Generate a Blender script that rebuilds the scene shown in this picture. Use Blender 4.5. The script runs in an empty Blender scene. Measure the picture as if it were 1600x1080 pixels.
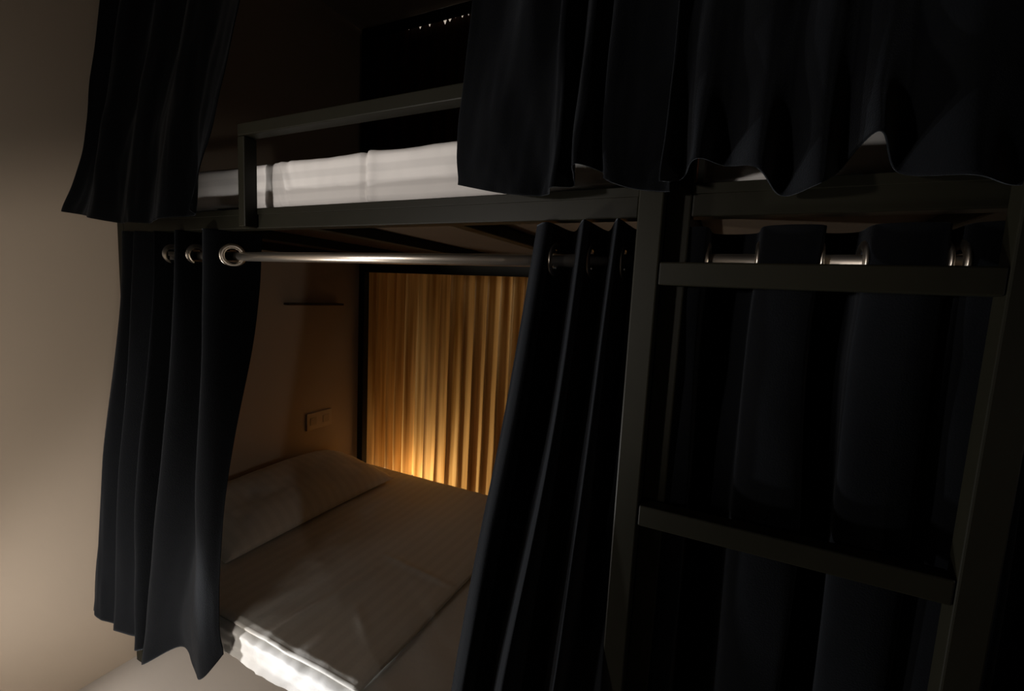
import bpy, bmesh, math, random
from mathutils import Vector, Matrix, noise
S = bpy.context.scene
COL = S.collection
random.seed(4)

# ------------------------------------------------------------------ camera
cd = bpy.data.cameras.new('camera')
cam = bpy.data.objects.new('camera', cd); COL.objects.link(cam)
yaw, pit, rol = (math.radians(v) for v in (-25.427, -6.3225, 2.899))
fw = Vector((math.sin(yaw)*math.cos(pit), math.cos(yaw)*math.cos(pit), math.sin(pit)))
r0 = Vector((math.cos(yaw), -math.sin(yaw), 0)); u0 = r0.cross(fw)
rx = r0*math.cos(rol) + u0*math.sin(rol); ux = -r0*math.sin(rol) + u0*math.cos(rol)
M = Matrix((rx, ux, -fw)).transposed().to_4x4(); M.translation = (0, 0, 1.6)
cam.matrix_world = M
cd.sensor_fit = 'HORIZONTAL'; cd.sensor_width = 36; cd.lens = 36*702.4/1600
cd.clip_start = 0.02
S.camera = cam

# ------------------------------------------------------------------ world, exposure
w = bpy.data.worlds.new('world'); S.world = w; w.use_nodes = True
w.node_tree.nodes['Background'].inputs[0].default_value = (0.5, 0.55, 0.7, 1)
w.node_tree.nodes['Background'].inputs[1].default_value = 0.0
S.view_settings.view_transform = 'Standard'; S.view_settings.look = 'None'
S.view_settings.exposure = 0; S.view_settings.gamma = 1; S.view_settings.use_curve_mapping = False

# ------------------------------------------------------------------ lights
def light(name, kind, loc, aim, power, color, **kw):
    d = bpy.data.lights.new(name, kind); d.energy = power; d.color = color
    for k, v in kw.items(): setattr(d, k, v)
    o = bpy.data.objects.new(name, d); COL.objects.link(o); o.location = loc
    o.rotation_euler = (Vector(aim) - Vector(loc)).to_track_quat('-Z', 'Y').to_euler()
    return o
# low light that reaches the bunks from the aisle floor, left of the camera
light('aisle_light', 'SPOT', (-1.93, -0.22, 0.43), (-1.25, 0.9, 0.52), 66, (1.0, 0.96, 0.92), spot_size=math.radians(104), spot_blend=0.35, shadow_soft_size=0.07)
# added spot for the left wall, source unseen, cone shaped to stop partway up
light('wall_fill_spot', 'SPOT', (-1.0, -0.65, 0.55), (-2.1, 0.30, 0.55), 46, (1.0, 0.90, 0.79), spot_size=math.radians(80), spot_blend=0.12, shadow_soft_size=0.12)
light('side_fill_spot', 'SPOT', (-1.96, 0.32, 0.43), (-0.30, 0.86, 0.95), 85, (0.95, 0.97, 1.0), spot_size=math.radians(52), spot_blend=0.6, shadow_soft_size=0.03)  # added from the left to catch the curtain fold edges, no known source
light('upper_fill_spot', 'SPOT', (-1.30, -0.90, 1.66), (-0.64, 0.95, 1.88), 62, (1.0, 0.93, 0.88), spot_size=math.radians(50), spot_blend=0.4, shadow_soft_size=0.05)  # added near mattress height to brighten the upper bunk, source unseen
light('soft_fill', 'AREA', (-1.50, -0.60, 1.45), (-2.1, 0.45, 1.9), 3.4, (1.0, 0.93, 0.84), shape='SQUARE', size=0.5)  # added fill for the dim upper part of the left wall
# faint light from the far right end of the aisle
light('far_aisle_light', 'SPOT', (2.35, -0.50, 1.45), (-1.5, 1.25, 1.2), 15, (1.0, 0.90, 0.80), spot_size=math.radians(30), spot_blend=0.5, shadow_soft_size=0.05)
# lamp of the neighbouring bunk, behind the gold curtain
light('reading_light', 'POINT', (-1.74, 2.46, 0.40), (0, 0, 0), 11.0, (1.0, 0.82, 0.58), shadow_soft_size=0.03)

# ------------------------------------------------------------------ materials
def mat(name, col, rough=0.6, metal=0.0, var=0.0, vscale=8, bump=0.0, bscale=60, sheen=0.0, spec=0.5, stretch=None):
    m = bpy.data.materials.new(name); m.use_nodes = True
    nt = m.node_tree; N = nt.nodes; L = nt.links; b = N['Principled BSDF']
    b.inputs['Base Color'].default_value = (*col, 1); b.inputs['Roughness'].default_value = rough
    b.inputs['Metallic'].default_value = metal; b.inputs['Specular IOR Level'].default_value = spec
    if sheen:
        b.inputs['Sheen Weight'].default_value = sheen; b.inputs['Sheen Roughness'].default_value = 0.4
        b.inputs['Sheen Tint'].default_value = (0.8, 0.88, 1, 1)
    tc = N.new('ShaderNodeTexCoord'); src = tc.outputs['Object']
    if stretch:
        mp = N.new('ShaderNodeMapping'); mp.inputs['Scale'].default_value = stretch
        L.new(src, mp.inputs['Vector']); src = mp.outputs['Vector']
    if var:
        n = N.new('ShaderNodeTexNoise'); n.inputs['Scale'].default_value = vscale; n.inputs['Detail'].default_value = 4
        L.new(src, n.inputs['Vector'])
        r = N.new('ShaderNodeMapRange'); r.inputs['To Min'].default_value = 1-var; r.inputs['To Max'].default_value = 1+var
        L.new(n.outputs['Fac'], r.inputs['Value'])
        v = N.new('ShaderNodeVectorMath'); v.operation = 'SCALE'; v.inputs[0].default_value = col
        L.new(r.outputs['Result'], v.inputs['Scale']); L.new(v.outputs['Vector'], b.inputs['Base Color'])
    if bump:
        n = N.new('ShaderNodeTexNoise'); n.inputs['Scale'].default_value = bscale; n.inputs['Detail'].default_value = 5
        L.new(src, n.inputs['Vector'])
        bp = N.new('ShaderNodeBump'); bp.inputs['Strength'].default_value = bump; bp.inputs['Distance'].default_value = 0.004
        L.new(n.outputs['Fac'], bp.inputs['Height']); L.new(bp.outputs['Normal'], b.inputs['Normal'])
    return m
M_wall = mat('beige_wall_paint', (0.47, 0.385, 0.30), 0.85, var=0.03, vscale=3, bump=0.03, bscale=120)
M_floor = mat('grey_beige_floor', (0.43, 0.385, 0.34), 0.7, var=0.05, vscale=5, bump=0.05)
M_ceil = mat('ceiling_paint', (0.5, 0.47, 0.43), 0.9, var=0.05)
M_frame = mat('dark_olive_steel', (0.0100, 0.0092, 0.0055), 0.46, var=0.15, vscale=20, spec=0.14, bump=0.02, bscale=200)
M_chrome = mat('brushed_metal', (0.78, 0.70, 0.60), 0.33, 1.0, var=0.04, vscale=30)
M_black = mat('black_fabric', (0.0026, 0.0029, 0.0036), 0.85, var=0.2, vscale=30, bump=0.3, bscale=400, sheen=0.13, spec=0.05)
M_brownc = mat('dark_red_brown_fabric', (0.045, 0.018, 0.010), 0.9, var=0.2, vscale=10, bump=0.2, bscale=200, spec=0.1)
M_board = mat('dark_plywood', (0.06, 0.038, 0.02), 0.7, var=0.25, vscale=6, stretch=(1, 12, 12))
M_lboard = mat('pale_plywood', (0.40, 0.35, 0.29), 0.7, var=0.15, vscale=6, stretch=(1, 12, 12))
M_plate = mat('cream_plastic', (0.48, 0.40, 0.31), 0.5)
M_hole = mat('tan_plastic', (0.40, 0.33, 0.25), 0.5)

def sheet_mat(name, axis, scale, base=(0.66, 0.63, 0.60), amp=0.06):
    m = mat(name, base, 0.65, bump=0.25, bscale=25, spec=0.3)
    nt = m.node_tree; N = nt.nodes; L = nt.links; b = N['Principled BSDF']
    tc = N.new('ShaderNodeTexCoord'); sp = N.new('ShaderNodeSeparateXYZ'); L.new(tc.outputs['Object'], sp.inputs[0])
    mu = N.new('ShaderNodeMath'); mu.operation = 'MULTIPLY'; mu.inputs[1].default_value = scale; L.new(sp.outputs[axis], mu.inputs[0])
    sn = N.new('ShaderNodeMath'); sn.operation = 'SINE'; L.new(mu.outputs[0], sn.inputs[0])
    r = N.new('ShaderNodeMapRange'); r.inputs['From Min'].default_value = -0.4; r.inputs['From Max'].default_value = 0.4
    r.inputs['To Min'].default_value = 1-amp; r.inputs['To Max'].default_value = 1+amp; L.new(sn.outputs[0], r.inputs['Value'])
    v = N.new('ShaderNodeVectorMath'); v.operation = 'SCALE'; v.inputs[0].default_value = base
    L.new(r.outputs['Result'], v.inputs['Scale']); L.new(v.outputs['Vector'], b.inputs['Base Color'])
    return m
M_sheet = sheet_mat('striped_satin_sheet', 'Z', 2*math.pi/0.042)
M_sheet_low = sheet_mat('white_cotton_sheet', 'Z', 2*math.pi/0.045, (0.74, 0.73, 0.71), 0.04)
M_top = sheet_mat('top_sheet_cotton', 'X', 2*math.pi/0.05, (0.68, 0.66, 0.62), 0.03)
M_pillow = sheet_mat('pillowcase_cotton', 'Y', 2*math.pi/0.05, (0.68, 0.65, 0.60), 0.03)

def gold_mat():
    m = bpy.data.materials.new('gold_satin'); m.use_nodes = True
    nt = m.node_tree; N = nt.nodes; L = nt.links; N.remove(N['Principled BSDF']); out = N['Material Output']
    tc = N.new('ShaderNodeTexCoord'); mp = N.new('ShaderNodeMapping'); mp.inputs['Scale'].default_value = (24, 24, 0.8)
    L.new(tc.outputs['Object'], mp.inputs['Vector'])
    n = N.new('ShaderNodeTexNoise'); n.inputs['Scale'].default_value = 1.0; n.inputs['Detail'].default_value = 3; L.new(mp.outputs['Vector'], n.inputs['Vector'])
    cr = N.new('ShaderNodeValToRGB'); cr.color_ramp.elements[0].position = 0.36; cr.color_ramp.elements[1].position = 0.64  # upright streaks: bright and shaded folds painted into the cloth colour
    cr.color_ramp.elements[0].color = (0.34, 0.17, 0.04, 1); cr.color_ramp.elements[1].color = (0.80, 0.52, 0.20, 1)
    L.new(n.outputs['Fac'], cr.inputs['Fac'])
    t = N.new('ShaderNodeBsdfTranslucent'); d = N.new('ShaderNodeBsdfPrincipled'); d.inputs['Roughness'].default_value = 0.4
    L.new(cr.outputs['Color'], t.inputs['Color']); L.new(cr.outputs['Color'], d.inputs['Base Color'])
    mx = N.new('ShaderNodeMixShader'); mx.inputs[0].default_value = 0.5
    L.new(t.outputs[0], mx.inputs[1]); L.new(d.outputs[0], mx.inputs[2]); L.new(mx.outputs[0], out.inputs['Surface'])
    return m
M_gold = gold_mat()

# ------------------------------------------------------------------ helpers
def obj(name, bm, m, parent=None, smooth=False):
    me = bpy.data.meshes.new(name); bm.normal_update(); bm.to_mesh(me); bm.free()
    if smooth:
        for p in me.polygons: p.use_smooth = True
    me.materials.append(m)
    o = bpy.data.objects.new(name, me); COL.objects.link(o)
    if parent:
        o.parent = parent; o.matrix_parent_inverse = Matrix.Translation(-parent.location)
    return o
def thing(name, label, cat, loc, group=None):
    o = bpy.data.objects.new(name, None); COL.objects.link(o); o.location = loc
    return tag(o, label, cat, group)
def tag(o, label, cat, group=None):
    o['label'] = label; o['category'] = cat
    if group: o['group'] = group
    return o
def struct(o): o['kind'] = 'structure'; return o
def box(x0, x1, y0, y1, z0, z1, bev=0.003, bm=None):
    t = bmesh.new()
    bmesh.ops.create_cube(t, size=1)
    for v in t.verts: v.co = Vector(((x0+x1)/2 + v.co.x*(x1-x0), (y0+y1)/2 + v.co.y*(y1-y0), (z0+z1)/2 + v.co.z*(z1-z0)))
    if bev: bmesh.ops.bevel(t, geom=t.edges[:], offset=bev, segments=2, affect='EDGES', profile=0.5)
    if bm is None: return t
    me = bpy.data.meshes.new('tmp'); t.to_mesh(me); t.free(); bm.from_mesh(me); bpy.data.meshes.remove(me); return bm
def tube(p0, p1, r, seg=24, bm=None):
    bm = bm or bmesh.new(); p0 = Vector(p0); p1 = Vector(p1); d = p1-p0
    mt = Matrix.Translation((p0+p1)/2) @ d.to_track_quat('Z', 'Y').to_matrix().to_4x4()
    bmesh.ops.create_cone(bm, cap_ends=True, segments=seg, radius1=r, radius2=r, depth=d.length, matrix=mt)
    return bm
def torus(c, ax, R, r, flat=1.0):
    bm = bmesh.new(); q = Vector(ax).to_track_quat('Z', 'Y').to_matrix(); A, B = 40, 12; g = []
    for i in range(A):
        a = 2*math.pi*i/A; row = []
        for j in range(B):
            b = 2*math.pi*j/B; rr = R + r*math.cos(b)
            row.append(bm.verts.new(Vector(c) + q @ Vector((rr*math.cos(a), rr*math.sin(a), flat*r*math.sin(b)))))
        g.append(row)
    for i in range(A):
        for j in range(B): bm.faces.new((g[i][j], g[(i+1)%A][j], g[(i+1)%A][(j+1)%B], g[i][(j+1)%B]))
    return bm
def spline(pts, u):
    n = len(pts)-1; f = max(0, min(0.99999, u))*n; i = int(f); t = f-i
    g = lambda k: pts[max(0, min(n, k))]
    p0, p1, p2, p3 = g(i-1), g(i), g(i+1), g(i+2)
    return [0.5*(2*b + (c-a)*t + (2*a-5*b+4*c-d)*t*t + (3*b-a-3*c+d)*t**3) for a, b, c, d in zip(p0, p1, p2, p3)]

def curtain(name, m, levels, cols=220, rows=60, rings=(), ringz=None, thick=0.0025, wr=0.004, holes=0.021, seed=0, ringr=0.031, ease=True):
    """levels: top to hem, each a list of (x,y,z) fold points (same count in every level); sheet interpolated between them.
       rings: fold parameters of the eyelets"""
    nl = len(levels)-1
    ts = []
    if rings:
        ts = [i/14*0.075 for i in range(14)]
        ts += [0.075 + (1-0.075)*i/rows for i in range(rows+1)]
    else: ts = [i/rows for i in range(rows+1)]
    ztop = sum(p[2] for p in levels[0])/len(levels[0])
    def P(u, t):
        k = min(nl-1, int(t*nl)); f = t*nl-k
        # catmull-rom through the levels
        idx = [max(0, k-1), k, min(nl, k+1), min(nl, k+2)]
        A = [spline(levels[i], u) for i in idx]
        if nl == 1: f2 = f; return Vector([a*(1-f2)+b*f2 for a, b in zip(A[1], A[2])])
        return Vector([0.5*(2*b + (c-a)*f + (2*a-5*b+4*c-d)*f*f + (3*b-a-3*c+d)*f**3) for a, b, c, d in zip(*A)])
    bm = bmesh.new(); g = []
    for t in ts:
        row = []
        for i in range(cols+1):
            u = i/cols; p = P(u, t)
            a = min(1, t*4)
            n1 = noise.noise(Vector((u*11+seed*7.3, t*3.1, 0.3+seed))); n2 = noise.noise(Vector((u*29, t*7+seed, 5.1)))
            p += Vector((0.4, 1, 0))*a*wr*(n1*1.6+n2*0.7)
            row.append(bm.verts.new(p))
        g.append(row)
    cs = []
    for u in rings:
        t = 0.0
        zr = ringz
        # parameter whose height equals the rod
        best = min((abs(P(u, k/400).z-zr), k/400) for k in range(80))
        c = P(u, best[1]); du = P(min(1, u+0.004), best[1])-P(max(0, u-0.004), best[1])
        nrm = du.cross(Vector((0, 0, 1))).normalized(); cs.append((c, nrm))
    for r in range(len(ts)-1):
        for i in range(cols):
            q = (g[r][i], g[r][i+1], g[r+1][i+1], g[r+1][i])
            if cs and r < 22:
                ce = (q[0].co+q[1].co+q[2].co+q[3].co)/4
                if any((ce-c).length < holes for c, _ in cs): continue
            bm.faces.new(q)
    o = obj(name, bm, m, None, True)
    md = o.modifiers.new('Solidify', 'SOLIDIFY'); md.thickness = thick; md.offset = 0
    for c, nrm in cs:
        rg = obj('eyelet', torus(c, nrm, ringr, 0.0085, 0.55), M_chrome, o, True); rg['label'] = 'shiny metal eyelet ring'
    return o

# ------------------------------------------------------------------ the room
WX = -2.127
struct(obj('floor', box(WX-0.1, 3.1, -2.3, 3.7, -0.1, 0, 0), M_floor))
struct(obj('wall_left', box(WX-0.1, WX, -2.3, 3.7, 0, 3.5, 0), M_wall))
struct(obj('wall_rear', box(WX-0.1, 3.1, 3.6, 3.7, 0, 3.5, 0), M_wall))
struct(obj('wall_right', box(3.0, 3.1, -2.3, 3.7, 0, 3.5, 0), M_wall))
struct(obj('wall_front', box(WX-0.1, 3.1, -2.3, -2.2, 0, 3.5, 0), M_wall))
struct(obj('ceiling', box(WX-0.1, 3.1, -2.3, 3.7, 3.125, 3.5, 0), M_ceil))

# ------------------------------------------------------------------ bunk beds
YF, YB = 0.91, 2.19
def bunk(x0, x1, label, guard):
    b = thing('bunk_bed', label, 'bunk bed', ((x0+x1)/2, (YF+YB)/2, 0), 'black steel bunk beds')
    for px in (x0, x1-0.045):
        for py in (YF, YB-0.045):
            obj('post', box(px, px+0.045, py, py+0.045, 0, 3.12), M_frame, b)
    for nm, py in (('front_rail', YF), ('back_rail', YB-0.045)):
        z0, z1 = (1.762, 1.822) if nm == 'front_rail' else (1.70, 1.822)
        bm = box(x0+0.046, x1-0.046, py, py+0.04, z0, z1)
        if nm == 'front_rail': box(x0+0.046, x1-0.046, py-0.0035, py+0.02, z1-0.020, z1-0.001, 0.0012, bm)
        obj(nm, bm, M_frame, b)
        obj('top_rail', box(x0+0.046, x1-0.046, py, py+0.04, 3.075, 3.115), M_frame, b)
    for px in (x0, x1-0.04):
        obj('end_rail', box(px, px+0.04, YF+0.046, YB-0.046, 1.762, 1.822), M_frame, b)
        obj('lower_end_rail', box(px, px+0.04, YF+0.046, YB-0.046, 0.29, 0.335), M_frame, b)
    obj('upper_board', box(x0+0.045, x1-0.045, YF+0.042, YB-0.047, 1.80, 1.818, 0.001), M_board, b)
    for k in range(3):
        xx = x0 + (x1-x0)*(k+1)/4
        obj('cross_bar', box(xx-0.02, xx+0.02, YF+0.042, YB-0.047, 1.764, 1.799), M_frame, b)
    bm = box(x0+0.048, x1-0.048, 0.875, 2.18, 0.336, 0.3655, 0.002)
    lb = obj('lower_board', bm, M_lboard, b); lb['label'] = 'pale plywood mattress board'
    if guard:
        gx0, gx1 = guard
        g = box(gx0, gx1, YF-0.042, YF-0.002, 2.018, 2.052)
        obj('guard_rail', g, M_frame, b)
        if True:
            xx = gx0
            obj('guard_post', box(xx, xx+0.03, YF-0.042, YF-0.002, 1.762, 2.017), M_frame, b)
    return b
bunk(-2.105, -0.13, 'dark steel bunk bed against the beige left wall with an upper guard rail', (-1.325, -0.131))
bunk(-0.125, 1.87, 'dark steel bunk bed at the right behind the ladder with its black curtains closed', None)

# ladder leaning on the right bunk
def ladder():
    b = thing('ladder', 'dark steel ladder with square rungs standing before the right bunk', 'ladder', (0.11, 0.88, 0))
    for x0 in (-0.168, 0.345):
        obj('stile', box(x0, x0+0.045, 0.862, 0.902, 0, 1.83), M_frame, b)
    for z in (1.633, 1.168, 0.70, 0.24):
        obj('rung', box(-0.122, 0.344, 0.864, 0.900, z, z+0.042), M_frame, b)
ladder()

# curtain rods
def rod(x0, x1, z, label):
    t = thing('curtain_rod', label, 'curtain rod', ((x0+x1)/2, 0.962, z), 'metal curtain rods')
    obj('tube', tube((x0, 0.962, z), (x1, 0.962, z), 0.0148), M_chrome, t, True)
    for x, d in ((x0, 0.006), (x1, -0.006)):
        obj('end_flange', tube((x, 0.962, z), (x+d, 0.962, z), 0.024), M_chrome, t)
    return t
rod(-2.058, -0.176, 1.683, 'shiny metal curtain rod bare across the opening of the lower left bunk')
rod(-0.079, 1.824, 1.685, 'metal curtain rod glimpsed between black curtain folds behind the ladder')
rod(-2.058, -0.176, 2.99, 'metal curtain rod over the upper left bunk, above the frame edge')
rod(-0.079, 1.824, 2.99, 'metal curtain rod over the upper right bunk, above the frame edge')

# ------------------------------------------------------------------ mattresses
def pad(name, m, x0, x1, y0, y1, z0, z1, r, disp, nx=260, ny=24, nz=16):
    """soft rounded slab, wrinkled by disp(p, n)"""
    bm = bmesh.new(); bmesh.ops.create_cube(bm, size=2)
    bmesh.ops.bisect_plane
    for ax, n in ((0, nx), (1, ny), (2, nz)):
        for k in range(1, n):
            no = [0, 0, 0]; no[ax] = 1; co = [0, 0, 0]; co[ax] = -1+2*k/n
            bmesh.ops.bisect_plane(bm, geom=bm.verts[:]+bm.edges[:]+bm.faces[:], plane_co=co, plane_no=no)
    c = Vector(((x0+x1)/2, (y0+y1)/2, (z0+z1)/2)); h = Vector(((x1-x0)/2, (y1-y0)/2, (z1-z0)/2))
    for v in bm.verts:
        q = Vector((v.co.x*h.x, v.co.y*h.y, v.co.z*h.z))
        inn = Vector([max(-(hh-r), min(hh-r, qq)) for hh, qq in zip(h, q)])
        d = q-inn
        n = d.normalized() if d.length > 1e-6 else Vector((0, 0, 0))
        if d.length > 1e-6: q = inn + n*r if sum(abs(k) > 1e-6 for k in d) > 1 else q
        v.co = c+q; v.co += disp(v.co, n)
    return obj(name, bm, m, None, True)
def ridge(x, c, w): return math.exp(-((x-c)/w)**2)
def up_disp(p, n):
    if n.y < -0.3:
        e = 0
        e += -0.013*ridge(p.x, -0.925, 0.009) + 0.008*ridge(p.x, -0.900, 0.018)         # upright crease in the middle
        for k, c in enumerate((-1.30, -1.275, -1.24)): e += 0.004*math.sin((p.x-c)*120 + p.z*60)*ridge(p.x, c, 0.03)
        e += 0.004*noise.noise(Vector((p.x*6, p.z*14, 1))) + 0.0025*noise.noise(Vector((p.x*25, p.z*9, 3)))
        return Vector((0, -e, 0.004*noise.noise(Vector((p.x*7, 0, 9)))))
    return Vector((0, 0, 0.006*noise.noise(Vector((p.x*5, p.y*5, 1)))*max(0, n.z)))
um = pad('mattress', M_sheet, -2.055, -0.18, 0.957, 2.13, 1.826, 1.972, 0.022, up_disp)
tag(um, 'white striped mattress on the upper left bunk behind the guard rail', 'mattress', 'white mattresses')
um2 = pad('mattress', M_sheet, -0.07, 1.81, 0.957, 2.13, 1.826, 1.972, 0.022, up_disp, 60, 30, 8)
tag(um2, 'white mattress on the upper right bunk, a sliver showing under the black curtain hem', 'mattress', 'white mattresses')
def low_disp(p, n):
    o = Vector((0, 0, 0))
    if n.y < -0.2:
        s = (p.x+1.40)
        e = 0.005*noise.noise(Vector((p.x*9 - p.z*14, p.z*6, 4))) + 0.005*noise.noise(Vector((p.x*30-p.z*35, p.z*20, 2)))
        e += -0.008*math.exp(-(((p.x+1.34)+(0.48-p.z)*0.9-0.02)/0.008)**2) - 0.006*math.exp(-((p.x+1.25)/0.006)**2)
        e += 0.006*math.sin(p.z*150+p.x*4)*0.5
        o.y -= e
    if n.z > 0.4: o.z += 0.004*noise.noise(Vector((p.x*7, p.y*7, 1))) + 0.006*noise.noise(Vector((p.x*22, 2, 1)))*ridge(p.y, 0.85, 0.03)
    return o
lm = pad('mattress', M_sheet_low, -2.052, -0.19, 0.845, 2.135, 0.366, 0.471, 0.020, low_disp, 150, 70, 10)
tag(lm, 'white sheeted mattress on the lower left bunk, its bright side facing the aisle', 'mattress', 'white mattresses')

# top sheet laid from the pillow to a straight folded edge
def top_sheet():
    bm = bmesh.new(); nx, ny = 120, 130; g = []
    x0, x1, y0, y1 = -1.95, -0.825, 0.862, 2.12
    for j in range(ny+1):
        row = []
        for i in range(nx+1):
            x = x0+(x1-x0)*i/nx; y = y0+(y1-y0)*j/ny
            if i == nx: x += 0.006*noise.noise(Vector((1, y*4, 2)))
            z = 0.489 + 0.003*noise.noise(Vector((x*4, y*4, 7))) + 0.002*noise.noise(Vector((x*15, y*9, 1)))
            # long soft creases
            for (ax, ay, bx, by, h, w) in ((-1.21, 1.40, -0.85, 1.36, .005, .014), (-1.22, 0.87, -1.17, 1.30, .006, .02), (-1.12, .88, -1.12, 1.2, -.005, .03), (-1.10, 1.12, -0.95, 1.02, .004, .018)):
                d = Vector((bx-ax, by-ay)); q = Vector((x-ax, y-ay)); t = max(0, min(1, q.dot(d)/d.length_squared)); dist = (q-d*t).length
                z += h*math.exp(-(dist/w)**2)*(0.5+0.5*math.sin(math.pi*max(0.02, min(.98, t))))
            if i > nx-2: z -= 0.004
            if j < 2: z -= 0.004
            row.append(bm.verts.new((x, y, z)))
        g.append(row)
    for j in range(ny):
        for i in range(nx): bm.faces.new((g[j][i], g[j][i+1], g[j+1][i+1], g[j+1][i]))
    o = obj('top_sheet', bm, M_top, None, True)
    md = o.modifiers.new('Solidify', 'SOLIDIFY'); md.thickness = 0.007; md.offset = -1
    tag(o, 'folded top sheet with creases spread over the lower left mattress', 'sheet')
top_sheet()

# pillow across the head end
def pillow():
    bm = bmesh.new(); n = 70; g = []
    cx, cy, hx, hy = -1.885, 1.51, 0.215, 0.49
    for s in (1, -1):
        rows = []
        for j in range(n+1):
            row = []
            for i in range(n+1):
                u = -1+2*i/n; v = -1+2*j/n
                prof = ((1-abs(u)**2.6)*(1-abs(v)**3.4))
                prof = max(0, prof)**0.5
                pin = 1 - 0.05*(1-abs(v)**2) * (abs(u) > .0)*abs(u)
                x = cx + u*hx*(1-0.04*(1-v*v)) ; y = cy + v*hy*(1-0.03*(1-u*u))
                h = 0.105*prof if s > 0 else 0.012*prof
                z = 0.508 + s*h
                if s > 0:
                    z += prof*(0.010*noise.noise(Vector((u*2, v*3, 4))) + 0.005*noise.noise(Vector((u*6, v*7, 2))))
                    z -= 0.012*ridge(u, 0.1, 0.25)*ridge(v, -0.55, 0.12)
                z += 0.105*((1-u)/2)**1.2*(1-0.5*abs(v)**3)
                row.append(bm.verts.new((x, y, z)))
            rows.append(row)
        for j in range(n):
            for i in range(n):
                q = (rows[j][i], rows[j][i+1], rows[j+1][i+1], rows[j+1][i])
                bm.faces.new(q if s > 0 else q[::-1])
    bmesh.ops.remove_doubles(bm, verts=bm.verts[:], dist=0.0008)
    tag(obj('pillow', bm, M_pillow, None, True), 'wide white pillow lying against the wall at the head of the lower left bunk', 'pillow')
pillow()

# ------------------------------------------------------------------ curtains
def lv(z, pts): return [(p[0], p[1], p[2] if len(p) > 2 else z) for p in pts]

# lower left, bunched to the wall
c = curtain('bunk_curtain', M_black, [
    lv(1.762, [(-2.035, .90), (-1.985, .885), (-1.955, 1.01), (-1.930, .885), (-1.845, 1.02), (-1.825, .895), (-1.835, 1.02), (-1.688, .890), (-1.678, 1.02), (-1.522, .885), (-1.447, 1.03)]),
    lv(1.45,  [(-2.04, .885), (-1.99, .865), (-1.955, .97), (-1.930, .865), (-1.845, .99), (-1.805, .865), (-1.79, 1.0), (-1.675, .865), (-1.62, .99), (-1.500, .865), (-1.425, .985)]),
    lv(.95,   [(-2.06, .825), (-2.02, .812), (-1.965, .90), (-1.93, .815), (-1.85, .92), (-1.79, .800), (-1.75, .91), (-1.66, .805), (-1.57, .91), (-1.465, .805), (-1.405, .87)]),
    lv(.55,   [(-2.09, .800), (-2.045, .795), (-1.99, .832), (-1.95, .795), (-1.865, .835), (-1.795, .785), (-1.76, .835), (-1.70, .785), (-1.585, .835), (-1.43, .785), (-1.365, .815)]),
    lv(.27,   [(-2.12, .785, .30), (-2.07, .785, .28), (-2.02, .820, .25), (-1.965, .785, .275), (-1.88, .825, .25), (-1.80, .775, .27), (-1.775, .825, .255), (-1.735, .765, .25), (-1.60, .825, .33), (-1.40, .765, .345), (-1.335, .800, .43)]),
], rings=(.55, .75, .95), ringz=1.683, seed=1)
tag(c, 'black curtain bunched against the beige wall at the lower left bunk, three eyelets showing', 'curtain', 'black bunk curtains')

# lower, gathered beside the ladder
def flank(pts):
    """turn the left flank of each fold outwards so that it shows past the fold's tip"""
    p = [list(q) for q in pts]
    p[0][0] *= 1.035; p[0][1] *= 1.035; p[1][0] += 0.004
    for k in (4, 8):
        r = p[k][0]/p[k][1]; p[k-1][0] = r*p[k-1][1]; p[k][0] += 0.011
    return [tuple(q) for q in p]
c = curtain('bunk_curtain', M_black, [flank(q) for q in (
    lv(1.757, [(-.384, .905), (-.362, .90), (-.352, 1.02), (-.305, 1.02), (-.292, .892), (-.272, .90), (-.268, 1.02), (-.235, 1.02), (-.222, .888), (-.205, .90), (-.198, 1.02), (-.176, .925)]),
    lv(1.30,  [(-.428, .875), (-.405, .865), (-.370, .97), (-.330, .97), (-.320, .865), (-.300, .865), (-.290, .95), (-.255, .96), (-.243, .865), (-.225, .865), (-.21, .94), (-.178, .92)]),
    lv(.80,   [(-.478, .815), (-.455, .803), (-.420, .87), (-.385, .88), (-.375, .800), (-.350, .80), (-.325, .89), (-.29, .89), (-.27, .82), (-.250, .82), (-.235, .88), (-.164, .848)]),
    lv(.50,   [(-.505, .795), (-.480, .785), (-.445, .83), (-.415, .832), (-.400, .785), (-.375, .785), (-.345, .83), (-.31, .832), (-.285, .795), (-.265, .795), (-.243, .83), (-.155, .822)]),
    lv(.26,   [(-.53, .79), (-.505, .78), (-.47, .83), (-.44, .83), (-.43, .775), (-.40, .775), (-.365, .83), (-.33, .83), (-.30, .775), (-.28, .775), (-.25, .825), (-.155, .802)]),
)], rings=(1.5/11, 5.5/11, 9.5/11), ringz=1.683, seed=2, cols=200)
tag(c, 'black curtain gathered in tall folds between the gold curtain and the ladder', 'curtain', 'black bunk curtains')

# lower right, spread behind the ladder
def wave(x0, x1, n, yc, amp, ph=0, skew=0.0, jit=0.0, z=None, sd=1):
    random.seed(sd); out = []
    for k in range(n+1):
        x = x0+(x1-x0)*k/n + skew*(1 if k % 2 else -1) + random.uniform(-jit, jit)
        out.append((x, yc + amp*(1 if (k+ph) % 2 else -1)))
    return out
topw = [(-.11, .95), (-.095, .925), (-.052, .925), (-.038, 1.015), (.034, 1.015), (.048, .925), (.130, .925), (.143, 1.015), (.196, 1.015), (.208, .925), (.292, .925), (.303, 1.0), (.321, 1.0), (.332, .925), (.42, .925), (.44, 1.015), (.52, 1.015), (.54, .925), (.63, .925), (.65, 1.01), (.72, 1.01), (.74, .925), (.82, .96)]
def mod(pts, dx, sc, y0, sd, jit=0.006):
    random.seed(sd); return [(x+dx+random.uniform(-jit, jit), y0+(y-.962)*sc) for x, y in pts]
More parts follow.
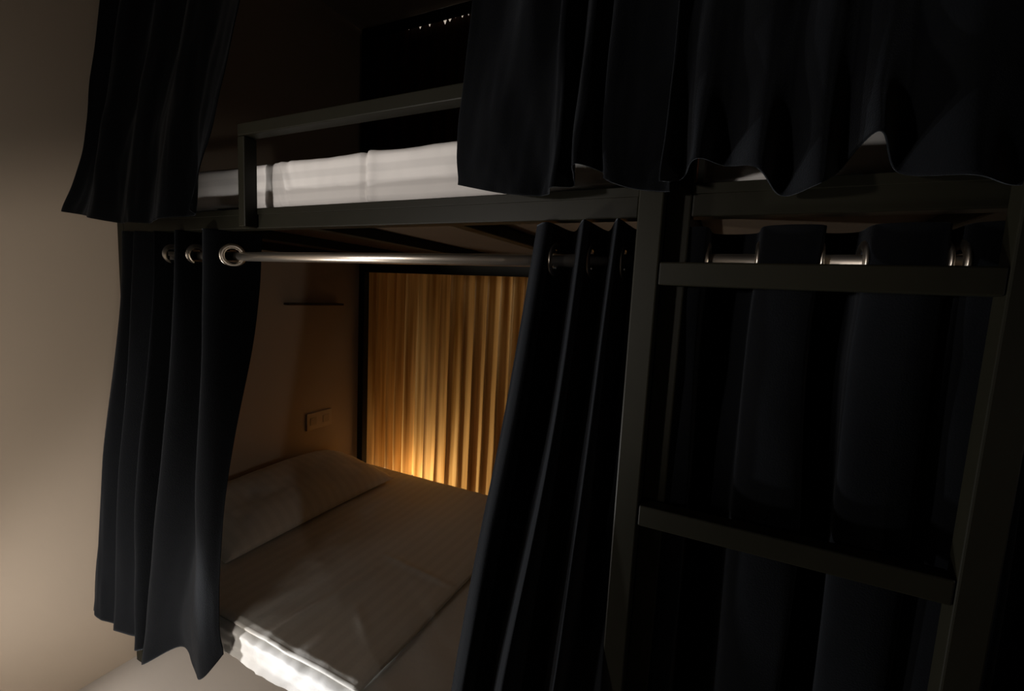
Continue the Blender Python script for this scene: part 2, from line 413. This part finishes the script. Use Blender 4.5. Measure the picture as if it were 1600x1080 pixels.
topv = [(x, y) for x, y in topw]
c = curtain('bunk_curtain', M_black, [
    lv(1.745, topv), lv(1.50, mod(topv, .0, .85, .965, 3)), lv(1.05, mod(topv, .01, .7, .955, 4, .012)), lv(.26, mod(topv, .0, .9, .965, 5, .02)),
], rings=(2.5/22, 4.5/22, 6.5/22, 8.5/22, 10.5/22, 12.5/22, 14.5/22), ringz=1.685, seed=3, cols=360, wr=0.008)
tag(c, 'black curtain hanging closed behind the ladder on the lower right bunk', 'curtain', 'black bunk curtains')

# upper left
c = curtain('bunk_curtain', M_black, [
    lv(3.02, [(-2.05, .93), (-1.98, .985), (-1.88, .935), (-1.77, .985), (-1.66, .935), (-1.56, .985), (-1.45, .93), (-1.33, .985), (-1.20, .94)]),
    lv(2.40, [(-2.08, .86), (-2.00, .91), (-1.91, .85), (-1.81, .90), (-1.70, .85), (-1.60, .89), (-1.50, .845), (-1.39, .87), (-1.27, .85)]),
    lv(2.05, [(-2.11, .82), (-2.03, .86), (-1.93, .80), (-1.84, .85), (-1.73, .80), (-1.64, .835), (-1.54, .80), (-1.46, .84), (-1.38, .835)]),
    lv(1.79, [(-2.12, .765, 1.812), (-2.02, .79, 1.80), (-1.93, .765, 1.785), (-1.83, .80, 1.772), (-1.73, .765, 1.768), (-1.65, .80, 1.768), (-1.54, .775, 1.775), (-1.475, .825, 1.79), (-1.435, .80, 1.80)]),
], seed=5, wr=0.006)
tag(c, 'black curtain flaring over the left end of the upper left bunk beside the wall', 'curtain', 'black bunk curtains')

# upper, gathered at the middle
c = curtain('bunk_curtain', M_black, [
    lv(3.02, [(-.52, .93), (-.46, .985), (-.40, .93), (-.36, .985), (-.325, .93), (-.30, .985), (-.27, .93), (-.245, .985), (-.22, .93), (-.18, .985), (-.125, .97)]),
    lv(2.25, [(-.535, .86), (-.47, .89), (-.40, .855), (-.355, .895), (-.325, .845), (-.30, .90), (-.265, .83), (-.245, .88), (-.225, .84), (-.18, .88), (-.118, .885)]),
    lv(1.95, [(-.560, .85), (-.48, .845), (-.41, .85), (-.345, .85), (-.315, .82), (-.295, .86), (-.270, .80), (-.24, .845), (-.225, .82), (-.18, .85), (-.113, .866)]),
    lv(1.80, [(-.560, .86, 1.835), (-.47, .835, 1.812), (-.40, .835, 1.80), (-.345, .845, 1.80), (-.312, .785, 1.80), (-.290, .85, 1.815), (-.264, .765, 1.83), (-.235, .84, 1.835), (-.215, .80, 1.81), (-.17, .84, 1.80), (-.112, .85, 1.795)]),
], seed=6, wr=0.005)
tag(c, 'black curtain gathered over the right end of the upper left bunk', 'curtain', 'black bunk curtains')

# upper right, spread
xs = [-.122, -.10, -.07, -.03, .02, .06, .10, .135, .165, .21, .27, .35, .44, .53, .63, .72, .82]
def up(z, amp, yc, flare=0, hem=None):
    out = []
    for k, x in enumerate(xs):
        y = yc + amp*(1 if k % 2 else -1)
        zz = z
        if hem: zz = z + hem.get(k, 0)
        out.append((x, y, zz))
    return out
c = curtain('bunk_curtain', M_black, [
    up(3.02, .02, .955), up(2.3, .02, .875), up(2.0, .012, .855),
    up(1.785, .038, .835, hem={0: .015, 1: .035, 2: .047, 3: .054, 4: .026, 5: .0, 7: .035, 8: .064, 9: .025, 10: .0}),
], seed=8, wr=0.006)
tag(c, 'black curtain spread across the upper right bunk above the ladder', 'curtain', 'black bunk curtains')

# gold curtain behind the lower left bunk
def gold():
    pts = []; n = 50; random.seed(12)
    for k in range(n+1):
        x = -2.105 + (2.0)*k/n + random.uniform(-.008, .008)
        pts.append((x, 2.262 + (0.026+random.uniform(0, .018))*(1 if k % 2 else -1)))
    low = []
    random.seed(13)
    for k, (x, y) in enumerate(pts):
        low.append((x+random.uniform(-.010, .010), 2.262+(y-2.262)*random.uniform(.7, 1.3)))
    c = curtain('gold_curtain', M_gold, [lv(1.735, pts), lv(.40, low)], cols=860, rows=30, seed=9, wr=0.003, thick=0.0)
    c.modifiers.clear()
    tag(c, 'pleated gold curtain lit from behind at the back of the lower left bunk', 'curtain')
gold()

# dark curtain at the back of the upper bunk, light leaking between its hooks
def backcurtain():
    dips = list(zip((-1.806,-1.723,-1.662,-1.557,-1.523,-1.49,-1.443,-1.407,-1.38), (.018,.034,.028,.04,.04,.02,.03,.022,.022), (.02,.034,.03,.04,.034,.018,.03,.024,.022)))
    bm = bmesh.new(); n = 900; g = []; rows = 14
    for j in range(rows+1):
        row = []
        for i in range(n+1):
            x = -2.124+2.02*i/n
            zt = 3.122
            for c0, w0, h0 in dips: zt = min(zt, 3.106 - h0*(1-abs(x-c0)/(w0/2)))
            z = zt + (1.74-zt)*(j/rows)**1.0
            y = 2.207 + 0.010*math.sin(x*70+2*math.sin(x*9)) * min(1, .3+j/4)
            row.append(bm.verts.new((x, y, z)))
        g.append(row)
    for j in range(rows):
        for i in range(n): bm.faces.new((g[j][i], g[j][i+1], g[j+1][i+1], g[j+1][i]))
    o = obj('back_curtain', bm, M_brownc, None, True)
    md = o.modifiers.new('Solidify', 'SOLIDIFY'); md.thickness = 0.003
    tag(o, 'dark brown curtain behind the upper left bunk with light leaking along its top', 'curtain')
backcurtain()
# light of the room beyond, seen only through those gaps
light('far_room_light', 'AREA', (-1.5, 2.9, 2.7), (-1.55, 2.5, 3.13), 10, (1, .93, .85), shape='RECTANGLE', size=0.6, size_y=0.2)

# ------------------------------------------------------------------ wall fittings
tag(obj('wall_shelf', box(WX, WX+0.05, 1.63, 2.00, 1.490, 1.502, 0.003), M_board), 'narrow dark shelf on the beige wall inside the lower left bunk', 'shelf')
t = thing('wall_socket', 'cream double socket plate low on the wall above the pillow', 'socket', (WX, 1.86, 0.82))
p = obj('plate', box(WX, WX+0.010, 1.77, 1.95, 0.765, 0.865, 0.003), M_plate, t)
for y in (1.815, 1.905): obj('outlet', box(WX+0.0101, WX+0.0125, y-0.022, y+0.022, 0.793, 0.837, 0.001), M_hole, t)
